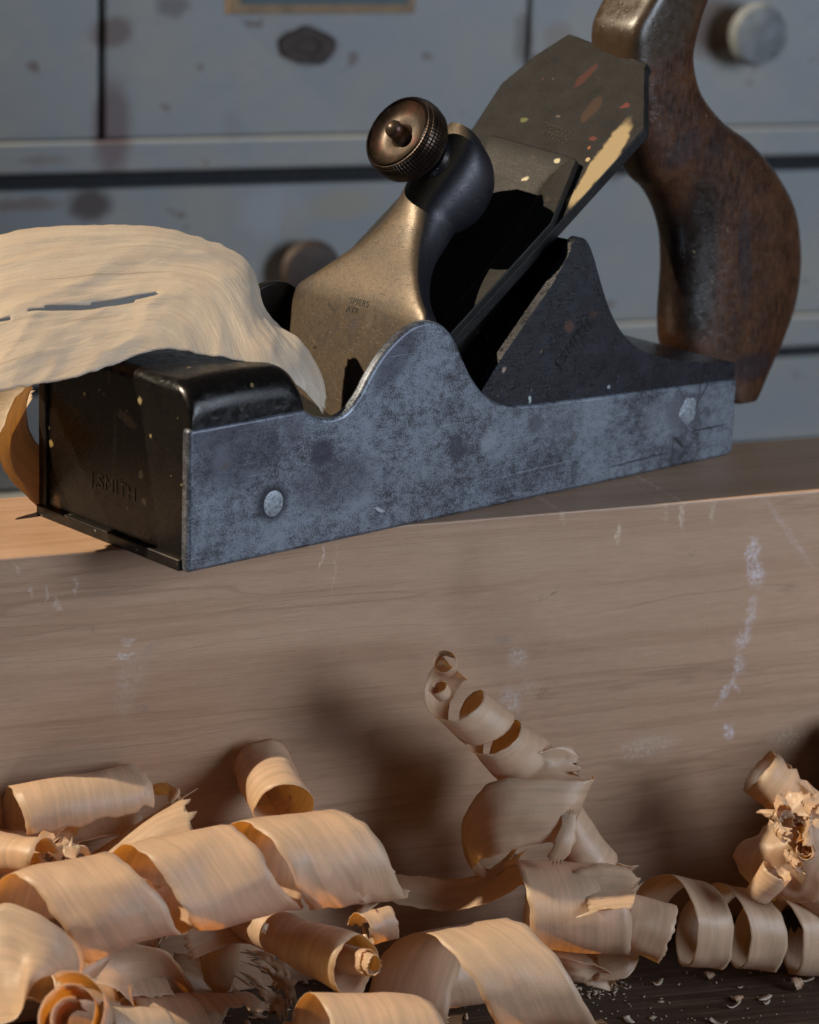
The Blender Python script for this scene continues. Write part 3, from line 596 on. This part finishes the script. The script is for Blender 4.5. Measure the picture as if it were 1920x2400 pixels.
def helix(A, Bp, r0, r1, width, pitch, a0, a1, hand=1, jag=.05, label='', bend=None, rag0=.15, rag1=.3, spiral=0, squash=1.0, wob=.07, mat=None, name='wood_shaving', w1=None, parent=None, end_taper=0, dent=.13):
    seedc[0] += 1; sd_ = seedc[0]*7.31
    A = at(*A); Bp = at(*Bp); e = (Bp-A)/np.linalg.norm(Bp-A); n1 = -CF-(-CF@e)*e; n1 /= np.linalg.norm(n1); n2 = np.cross(e, n1)*hand
    Lt = np.linalg.norm(Bp-A); nu = max(16, int(abs(a1-a0)/5)); nv = 14; V = []; uv = []
    for i in range(nu+1):
        for j in range(nv+1):
            vv = j/nv; u = i/nu
            end = (-rag0*abs(ns(vv*7, sd_))*1.5*(1-min(1, u*6)) + rag1*ns(vv*8, sd_+5)*2*max(0, u*6-5))
            a = a0+(a1-a0)*u; aa = rad(a)+end*max(0, 1) * (1/(max(r0, .3)))
            wd_ = (width+((w1 if w1 is not None else width)-width)*u)*(1+.10*ns(u*nu*.06, sd_+9))
            if end_taper: wd_ *= 1-end_taper*max(0, u*4-3)
            ax = pitch*(a-a0)/360 + wd_*vv + (jag*ns(u*nu*.35, sd_, j > nv/2) if j in (0, nv) else 0)
            k = ax/Lt; r = r0+(r1-r0)*k + spiral*(a-a0)/360
            r *= 1+wob*ns(a/120., sd_)+wob*.7*ns(a/50., vv*1.3, sd_); r = max(.05, r)
            p = A+e*ax+r*(math.cos(aa)*n1*squash+math.sin(aa)*n2)
            if bend is not None: p = p+np.array(bend)*(4*k*(1-k))
            dn = Vector((p*.55).tolist())+Vector((sd_, 0, 0)); p = p+np.array(noise.noise_vector(dn))*dent+np.array(noise.noise_vector(dn*3.1))*dent*.30
            V.append(p); uv.append((math.radians(a-a0)*max(r0, r1)+sd_, wd_*vv+sd_*.37))
    return finish(name, V, grid(nu+1, nv+1), uv, mat or M_shav, label, parent=parent)
def loft(secs, label, n=8, nv=18, bulge=0.0, rip=.05, jag=.04, mat=None, name='wood_shaving', rag=.2, sub=None, parent=None, group='wood shavings heaped on the bench', tear=None, soft_=False):
    """secs: (ax,ay,ad, bx,by,bd[,bulge]) one cross line per station"""
    seedc[0] += 1; sd_ = seedc[0]*5.17
    S = [np.concatenate([at(*q[:3]), at(*q[3:6]), [q[6] if len(q) > 6 else bulge]]) for q in secs]
    S = cr(S, n); V = []; uv = []; Ln = 0
    for i, q in enumerate(S):
        a, b = q[:3], q[3:6]; pr = S[max(0, i-1)]; nx = S[min(len(S)-1, i+1)]; d = (nx[:3]+nx[3:6]-pr[:3]-pr[3:6]); nrm = np.cross(d, b-a); nl = np.linalg.norm(nrm); nrm = nrm/nl if nl > 1e-6 else nrm
        if i: Ln += np.linalg.norm((q[:3]+q[3:6]-S[i-1][:3]-S[i-1][3:6])/2)
        wdt = np.linalg.norm(b-a)
        for j in range(nv+1):
            v = j/nv; p = a+(b-a)*v+nrm*(q[6]*4*v*(1-v))
            if soft_: p = p+nrm*(rip*1.9*ns(Ln*.42, v*wdt*.55, sd_)+rip*.9*(1-abs(ns(Ln*.55-v*wdt*.3, v*wdt*.8, sd_+3))*2)+rip*.15*ns(Ln*2.6, v*wdt*3.5, sd_))
            else: p = p+nrm*(rip*ns(Ln*.9, v*wdt*1.4, sd_)+rip*.45*ns(Ln*2.6, v*wdt*3.5, sd_))
            if j in (0, nv): p = p+(b-a)/max(wdt, .01)*jag*ns(Ln*3, sd_, j)*1.6
            if i in (0, len(S)-1): p = p+d/np.linalg.norm(d)*rag*ns(v*9, sd_)*1.6
            V.append(p); uv.append((Ln+sd_, v*wdt+sd_))
    Fc = grid(len(S), nv+1)
    if tear: Fc = [f for k, f in enumerate(Fc) if not tear(k//nv/(len(S)-1), (k % nv+.5)/nv)]
    return finish(name, V, Fc, uv, mat or M_shav, label, group=group, parent=parent)

# --- the wide shaving rising out of the mouth of the plane
PG = None
wide = loft([(764, 925, 84.6, 752, 968, 84.3, 0), (742, 862, 84.6, 722, 930, 83.8, .1), (702, 803, 84.6, 682, 897, 83.3, .25), (655, 767, 85.0, 628, 862, 83.0, .35), (617, 720, 85.6, 560, 842, 82.8, .45),
      (601, 660, 86.2, 480, 830, 82.6, .55), (575, 612, 86.6, 400, 824, 82.4, .6), (520, 574, 86.6, 320, 838, 82.1, .55), (430, 545, 86.2, 240, 868, 81.6, .45), (330, 528, 85.6, 165, 892, 81.2, .4), (210, 530, 85.0, 85, 903, 80.8, .35), (90, 540, 84.6, 20, 912, 80.5, .3), (-20, 560, 84.2, -50, 925, 80.4, .3), (-110, 590, 84, -120, 935, 80.5, .3), (-200, 640, 84, -200, 940, 80.8, .3)],
     "wide pale torn shaving curling out of the hand plane's mouth over its front end", n=12, nv=64, rip=.085, jag=.05, mat=M_big, group=None, soft_=True,
     tear=lambda u, v: (abs((v-.57) - .10*(u-.6)) < .022*math.sin(min(1, max(0, (u-.53)/.24))*math.pi)**.5) and .53 < u < .77 or (abs(v-.615) < .012 and u > .80 and u < .93))
loft([(-90, 900, 86.5, -60, 1130, 85.5, .2), (-20, 880, 87, -5, 1085, 86, .2), (60, 890, 87.5, 60, 960, 86.5, .1), (75, 905, 87.5, 78, 930, 86.8, 0)], 'end', mat=M_big, parent=wide, name='loop', rip=.04)
loft([(85, 880, 86.3, -10, 1065, 84.5, .25), (62, 950, 86.5, 3, 1090, 85, .3), (72, 1015, 87.0, 22, 1120, 85.6, .25), (110, 1060, 87.6, 62, 1165, 86.2, .15), (150, 1100, 88, 95, 1195, 86.6, .05)], 'curl', mat=M_big, parent=wide, name='curl', rip=.03)

# --- the heap
helix((-25, 2196, 79.5), (872, 1996, 83.0), 1.50, 1.45, 3.0, 3.45, -185, 830, label='long open coil of wide shaving lying across the left front of the heap', jag=.09, wob=.10, rag1=.8, dent=.18, bend=(0, 0, .25))
helix((612, 1778, 86.9), (664, 1905, 84.5), .86, .95, 2.75, .12, -200, 190, hand=1, rag1=.1, rag0=.1, label='upright pale roll with an open lower end standing behind the long coil', wob=.05)
loft([(690, 1868, 86.2, 650, 1925, 84.9, .2), (725, 1900, 86.0, 690, 1960, 84.7, .3), (775, 1945, 85.8, 735, 2000, 84.6, .3), (830, 2000, 85.6, 790, 2050, 84.6, .2)], 'pale strip running down to the right from the upright roll', rag=.3)
helix((30, 1925, 85.0), (345, 1862, 86.5), 1.05, .95, 4.1, .15, -290, 22, hand=1, label='wide flat curl with a lit back and open front at the left against the board', wob=.08, rag1=.2)
loft([(365, 1862, 86.2, 345, 1840, 86.4), (385, 1862, 85.6, 382, 1835, 85.9), (400, 1880, 85.2, 400, 1838, 85.5), (395, 1900, 85.2, 420, 1855, 85.2), (375, 1905, 85.6, 425, 1875, 85.4)], 'small ragged curl end between the flat curl and the pale fan at the left', rag=.5, jag=.12)
loft([(150, 2090, 82.6, 120, 2050, 85.5, .35), (230, 2060, 82.6, 205, 2025, 85.3, .45), (320, 2035, 82.8, 290, 1960, 85.2, .5), (400, 1990, 83.2, 370, 1905, 85.2, .5), (468, 1965, 83.4, 437, 1858, 85.4, .4)], 'pale fibrous fan of shaving with a ragged right end, left of the upright roll', rag=.45, jag=.10, rip=.06)
helix((-90, 1985, 84.0), (140, 2018, 81.3), .62, .62, 3.6, .1, -170, 165, label='small tube of shaving open to the right at the left edge of the photo', wob=.06, rag1=.5)
loft([(-40, 1945, 83.5, -40, 2060, 82.8, .3), (60, 1950, 84, 50, 2075, 83.2, .3), (110, 2000, 84, 115, 2080, 83.4, .1)], 'tan strip tucked behind the small tube at the left edge', rip=.05)
helix((115, 1935, 83.6), (200, 2010, 83.2), .55, .60, .55, .25, -60, 230, hand=-1, label='thin translucent loop of shaving in front of the flat curl at the left', jag=.06, rag1=.5)
loft([(145, 1975, 82.2, 190, 1980, 82.2), (150, 2010, 82.0, 178, 2012, 82), (138, 2035, 81.7, 180, 2038, 81.7), (150, 2057, 81.6, 168, 2058, 81.6)], 'torn cream splinter hanging in front of the thin loop', rag=.3, jag=.14, nv=8)
loft([(120, 1985, 82.4, 125, 2040, 82.4), (160, 1980, 82.6, 160, 2000, 82.6), (195, 1985, 82.8, 190, 2000, 82.8), (220, 2000, 83, 205, 2020, 83)], 'crumpled cream strip beside the torn splinter at the left', rag=.3, jag=.12, nv=8)
# bottom-left
loft([(-60, 2120, 78.0, -80, 2420, 75.5, .4), (20, 2118, 78, 20, 2400, 75.4, .5), (90, 2145, 78, 50, 2370, 75.6, .4), (150, 2180, 78.3, 62, 2330, 76.4, .0), (187, 2225, 78.8, 90, 2290, 77.5, -.25), (192, 2280, 79.2, 130, 2270, 79.0, -.35), (150, 2330, 79.6, 170, 2310, 80, -.3)], 'wide twisted ribbon in the bottom left corner showing its orange inner side', rip=.07)
helix((163, 2372, 75.2), (215, 2420, 79.2), 1.08, .95, 2.6, .1, -200, 560, hand=1, spiral=-.30, label='tight round roll seen end on in the bottom left corner', wob=.05)
helix((235, 2410, 78.5), (420, 2425, 79.5), .72, .6, 1.9, .3, -190, 60, label='short pale curl rising from the bottom edge beside the round roll')
loft([(160, 2260, 80.5, 130, 2340, 80, .2), (230, 2235, 81, 205, 2310, 80.6, .2), (300, 2225, 81.8, 260, 2250, 81.4, .1)], 'orange tinted flap under the left end of the long coil')
# shaded ones underneath
loft([(255, 2215, 83.8, 205, 2300, 83, .2), (330, 2215, 84, 290, 2330, 83.4, .4), (400, 2240, 84.4, 330, 2385, 84.6, .5), (460, 2330, 85.8, 400, 2440, 86.4, .3)], 'shaded brown strip sloping down under the long coil', rip=.06)
loft([(480, 2200, 85.5, 560, 2200, 85.5, .15), (470, 2250, 85.8, 560, 2250, 85.8, .2), (480, 2300, 86.6, 545, 2300, 86.6, .1), (510, 2330, 87.4, 535, 2330, 87.4, 0)], 'dim reddish strip hanging below the middle of the long coil')
loft([(400, 2230, 86.5, 420, 2310, 86.8, .2), (460, 2240, 86.8, 470, 2330, 87, .2), (520, 2280, 87, 500, 2350, 87.2, .1)], 'dark shadowed strip deep under the long coil')
loft([(880, 1990, 83.4, 850, 2140, 82.4, .3), (905, 2000, 83.6, 885, 2120, 82.6, .35), (922, 2040, 83.6, 910, 2100, 82.8, .2)], 'pale rounded lobe ending the long coil on the right', rag=.25, rip=.1)
loft([(330, 2060, 81.6, 345, 2110, 81.4, .1), (380, 2080, 82.2, 375, 2140, 81.6, .2), (420, 2110, 82.6, 400, 2190, 82, .25), (400, 2170, 82.2, 380, 2200, 82, 0)], 'crushed golden flap between the first two turns of the long coil', rag=.6, jag=.15, rip=.15)
for k, (x, y) in enumerate(((585, 2230), (600, 2260), (575, 2290))):
    loft([(x, y, 86.2-k*.1, x+10, y+20, 86.2), (x+45, y+5+k*8, 86.2, x+40, y+28+k*8, 86.3), (x+85, y+35+k*6, 86.8, x+65, y+55+k*8, 86.9), (x+90+k*8, y+80, 87.4, x+60, y+85, 87.4)], ['tuft of torn fibres, topmost of three in the shade below the long coil', 'tuft of torn fibres, middle of three in the shade below the long coil', 'tuft of torn fibres, lowest of three in the shade below the long coil'][k], rag=1.0, jag=.28, nv=16, rip=.25)
loft([(540, 2320, 87.0, 552, 2312, 87.0), (565, 2355, 87, 578, 2345, 87), (600, 2372, 87.4, 610, 2350, 87.4), (650, 2372, 87.6, 640, 2345, 87.6)], 'forked yellowish splinter lying on the dark bench between the coils', rag=.5, jag=.12, nv=8)
# tube with ragged core
helix((560, 2150, 85.2), (842, 2268, 81.6), .62, .84, 5.0, .2, -180, 185, label='cone shaped tube with a ragged core, mouth facing right, below the long coil', wob=.05, rag0=.1)
helix((800, 2245, 82.6), (875, 2262, 81.0), .46, .38, 1.5, .35, -170, 420, label='ragged inner roll sitting in the mouth of the cone shaped tube', wob=.25, jag=.18, rag1=.9, spiral=-.08)
loft([(430, 2180, 84.0, 450, 2250, 84, .1), (520, 2150, 84.5, 560, 2210, 84.4, .15), (600, 2170, 84.8, 650, 2240, 84.6, .1)], 'dull strip bridging the long coil and the cone shaped tube')
helix((830, 2180, 85.0), (960, 2150, 86.0), .55, .5, 1.1, .6, -170, 160, label='small silvery roll behind the right end of the long coil', wob=.05)
# big sheet bottom middle
helix((783, 2352, 81.6), (1390, 2262, 83.6), 1.85, 1.72, 2.75, 5.0, -290, 75, hand=1, label='large broad curl at the bottom middle with its pink inner side open to the left', wob=.04, jag=.07)
helix((680, 2440, 79.8), (1080, 2450, 80.8), 1.45, 1.4, 3.3, 1.7, -220, 150, label='broad curl cut off by the bottom edge, part in hard sunlight', wob=.05)
loft([(1225, 2290, 83.6, 1250, 2400, 83.6, .1), (1260, 2290, 83.6, 1275, 2370, 83.4, .2), (1300, 2320, 83.9, 1300, 2345, 83.9, 0)], 'torn corner of shaving hanging beside the large broad curl', rag=.4, jag=.1)
# tower in the middle
helix((1040, 1548, 84.0), (1050, 1570, 84.9), .36, .34, .5, .1, -190, 200, label='tiny tight curl at the very tip of the leaning spiral', jag=.04)
tw = helix((1006, 1590, 84.4), (1300, 1850, 88.4), .72, 1.0, 1.30, 1.95, -260, 720, hand=-1, label='leaning spiral of narrow shaving tapering to a point in the middle of the photo', wob=.05, jag=.05, w1=1.75)
helix((1028, 1610, 84.4), (1050, 1640, 84.9), .28, .22, .4, .15, -150, 300, hand=-1, label='small loose ring caught in the top turn of the leaning spiral')
loft([(1385, 1815, 88.2, 1330, 1985, 87.6, 0), (1380, 1828, 86.6, 1300, 1975, 86.5, .1), (1240, 1825, 86.2, 1225, 1985, 86.2, .2), (1150, 1835, 86.4, 1165, 2005, 86.3, .25), (1105, 1885, 87.2, 1120, 2020, 87, .2), (1080, 1950, 88.0, 1110, 2045, 87.9, -.1), (1090, 2010, 88.7, 1150, 2065, 88.4, -.2), (1120, 2050, 88.9, 1190, 2030, 88.0, -.1), (1160, 2030, 88.6, 1220, 1975, 87.8, 0)], 'broad ribbon looping round the foot of the leaning spiral', rip=.06, rag=.3)
loft([(1225, 1800, 86.4, 1180, 1850, 86.2, .15), (1275, 1760, 86.6, 1245, 1835, 86.3, .3), (1325, 1752, 86.9, 1310, 1835, 86.3, .3), (1362, 1775, 87.2, 1375, 1832, 86.6, .15)], 'cream ragged frill with torn fibres on top of the broad ribbon', rag=.35, jag=.10, rip=.10)
helix((1300, 1880, 87.7), (1400, 2060, 88.8), .55, .98, 2.6, .3, -140, 190, hand=-1, label='grey lit cone of shaving right of the broad ribbon', wob=.05)
loft([(1322, 1900, 86.3, 1352, 1908, 86.3, .03), (1312, 1940, 86.1, 1350, 1948, 86.2, .06), (1296, 1980, 86.0, 1340, 1990, 86.1, .08), (1284, 2012, 86.1, 1322, 2020, 86.2, .04)], 'narrow cream splinter with a broken edge inside the broad ribbon', rag=.25, jag=.09, rip=.04)
loft([(1030, 2080, 89.6, 1040, 2150, 88.8, .2), (900, 2050, 88.6, 905, 2110, 88.2, .1), (960, 2052, 88.4, 960, 2125, 88.0, .2), (1060, 2060, 88.6, 1060, 2135, 88.0, .2), (1150, 2040, 88.4, 1160, 2110, 87.8, .1), (1215, 1980, 88.0, 1230, 2070, 87.6, 0)][1:], 'brown strip running back in the shade left of the wide grey curl', rag=.5)
# right group
helix((1185, 2120, 86.8), (1560, 2140, 88.0), 1.38, 1.45, 3.25, 1.25, -120, 250, label='wide grey curl in the shade right of the middle, its open side to the right', wob=.05, jag=.06)
loft([(1360, 2040, 86.6, 1375, 2140, 85.4, .2), (1430, 2030, 86.8, 1440, 2135, 85.3, .25), (1485, 2045, 87, 1480, 2125, 85.6, .1), (1505, 2060, 87.2, 1490, 2090, 86.4, 0)], 'bright frilled end of shaving lying over the wide grey curl', rag=.7, jag=.16)
helix((1440, 2150, 87.4), (1570, 2190, 87.6), .82, .95, 1.5, .4, -210, 170, label='bulging knot of shaving inside the wide grey curl', wob=.12, jag=.1)
helix((1500, 2150, 88.6), (2060, 2215, 92.4), 1.50, 1.08, 1.42, 2.05, -230, 900, label='even spiral of narrow grey shaving running off the right edge', jag=.04, wob=.035)
loft([(1395, 2230, 88, 1400, 2300, 88, .2), (1460, 2215, 87.8, 1470, 2290, 88, .2), (1510, 2205, 88, 1500, 2250, 88.4, .1)], 'pale flap under the wide grey curl')
loft([(1290, 2240, 87.5, 1290, 2320, 88.4, .1), (1345, 2250, 87.5, 1350, 2305, 88.2, -.1), (1390, 2262, 87.7, 1380, 2310, 88.2, .15), (1430, 2280, 88, 1420, 2320, 88.4, .1), (1450, 2298, 88.2, 1430, 2325, 88.5, 0)], 'small crinkled strip on the bench below the wide grey curl', rag=.3, rip=.1)
# far right heap
helix((1775, 1800, 90.4), (1960, 1960, 90.4), .82, .80, 3.9, .2, -230, 60, hand=-1, label='open tube of shaving pointing up at the right edge against the board', wob=.05, rag0=.5)
loft([(1850, 1850, 89.0, 1960, 1880, 88.6, .2), (1790, 1940, 88.8, 1960, 1960, 88, .4), (1725, 1990, 89.0, 1960, 2040, 87.8, .5), (1735, 2030, 89.6, 1930, 2100, 88.4, .4), (1780, 2090, 90.2, 1850, 2118, 89.4, .1)], 'brown crumpled shaving bulging at the right edge below the open tube', rip=.25, jag=.1)
helix((1825, 2040, 87.4), (1790, 2085, 87.6), .50, .42, 1.1, .15, -180, 200, label='small tube with an open mouth at the front of the right hand heap', jag=.06)
for k in range(14):
    x = 1845+random.random()*80; y = 1880+random.random()*170
    helix((x, y, 86.9+random.random()*.6), (x+random.uniform(-60, 60), y+random.uniform(-50, 50), 87+random.random()), .16+.16*random.random(), .12, .35+.3*random.random(), .3, -160, 300+random.random()*260, hand=random.choice((-1, 1)), jag=.1, rag1=.7, wob=.3, label='tangled gold curl among the crumpled curls at the right edge')
loft([(1890, 1800+30, 89.6, 1925, 1880, 89), (1960, 1890, 89.6, 1960, 1960, 89)], 'pale strip crossing behind the gold curls at the right edge')
helix((1862, 2030, 90.5), (1990, 2120, 91), .9, 1.1, 2.6, .5, -200, 150, label='dark red brown curl under the right hand heap')
# added shade blocker, then supporting shavings lower in the heap
tag(mk('shade_blocker', *box(0, 12, -9, -1, -HB, -7.8), M_board, bevel=.05, smooth=False), 'maple offcut added out of view beyond the right edge to shade the board', 'blocker')  # unseen block, added only to darken the lower board on the right
oc = bpy.data.objects['shade_blocker']; oc.location = Vector(_a+BD*29.0)*U; oc.rotation_euler = (0, 0, BYAW)
for k, (x, y, d) in enumerate(((40, 2330, 83), (260, 2420, 83.5), (640, 2470, 84), (930, 2300, 86.6), (1090, 2260, 87.6), (120, 2180, 84.5))):
    helix((x, y, d), (x+230, y+20-40*(k % 2), d+1), 1.0, .9, 1.9, 1.9, -200, 330, label=['shaded curl under the bottom left ribbon', 'shaded curl low under the long coil', 'shaded curl beneath the broad bottom curl', 'shaded curl between the cone tube and the large broad curl', 'shaded curl behind the large broad curl', 'shaded curl beneath the small tube at the left edge'][k])

# ---- crumbs and tiny curls on the bench and the board
V, Fc, UVs = [], [], []
def bench_pt(px, py): return on_plane(px, py, np.array([0, 0, -HB]), np.array([0, 0, 1.]))
for k in range(280):
    if k < 60: px, py = random.gauss(1415, 35), random.gauss(2318, 14)
    else: px, py = random.uniform(300, 1930), random.uniform(2270, 2420)
    p = bench_pt(px, py); s = random.uniform(.02, .07) if k >= 60 else random.uniform(.04, .13); a = random.random()*6.28; q = len(V)
    d1 = np.array([math.cos(a), math.sin(a), random.uniform(0, .4)])*s; d2 = np.array([-math.sin(a), math.cos(a), .3])*s*.4
    for c_ in (-d1, d2*1.0, d1, -d2): V.append(p+c_+np.array([0, 0, s*.45])); UVs.append((c_[0]+k, c_[1]))
    Fc.append((q, q+1, q+2, q+3))
for k in range(34):                                                # slivers and torn flakes, curved a little
    px, py = random.uniform(330, 1930), random.uniform(2290, 2415); p = bench_pt(px, py); Ls = random.uniform(.15, .7); ws = random.uniform(.03, .14); a = random.random()*6.28; q = len(V); cv = random.uniform(0, 2.4)
    ex, ey = np.array([math.cos(a), math.sin(a), 0]), np.array([-math.sin(a), math.cos(a), 0])
    for i in range(7):
        th_ = cv*(i/6-.5); rr_ = Ls/max(cv, .2); c_ = p+ex*rr_*math.sin(th_)+np.array([0, 0, .03+rr_*(1-math.cos(th_))]); w_ = ws*(1-.8*abs(i/6-.5)*random.random()*2)
        for sg in (-1, 1): V.append(c_+ey*w_*sg+np.array([0, 0, random.random()*.03])); UVs.append((i*Ls/6+k, sg*ws))
    for i in range(6): Fc.append((q+2*i, q+2*i+2, q+2*i+3, q+2*i+1))
co = mk('sawdust', V, Fc, M_big, None, uv=UVs); tag(co, kind='stuff'); sm = co.modifiers.new('t', 'SOLIDIFY'); sm.thickness = .02*U
for px, py, r, lab in ((1657, 2293, .17, 'tiny curl on the bench below the even grey spiral'), (1862, 2307, .24, 'tiny tangled curl on the bench near the right edge'), (1721, 2342, .14, 'tiny ring of shaving on the dark bench, nearest the bottom edge'), (580, 2190, 0, '')):
    if r:
        p = bench_pt(px, py); d = float((p-CAM)@CF)
        helix((px, py, d-.1), (px+20, py-6, d-.1), r, r*.8, .16, .1, -160, 420, label=lab, jag=.02, spiral=-.05)
helix((612, 2178-2, 81.2), (640, 2182, 81.2), .16, .16, .12, .02, -100, 300, spiral=-.05, label='fine spiral thread hanging from the long coil')
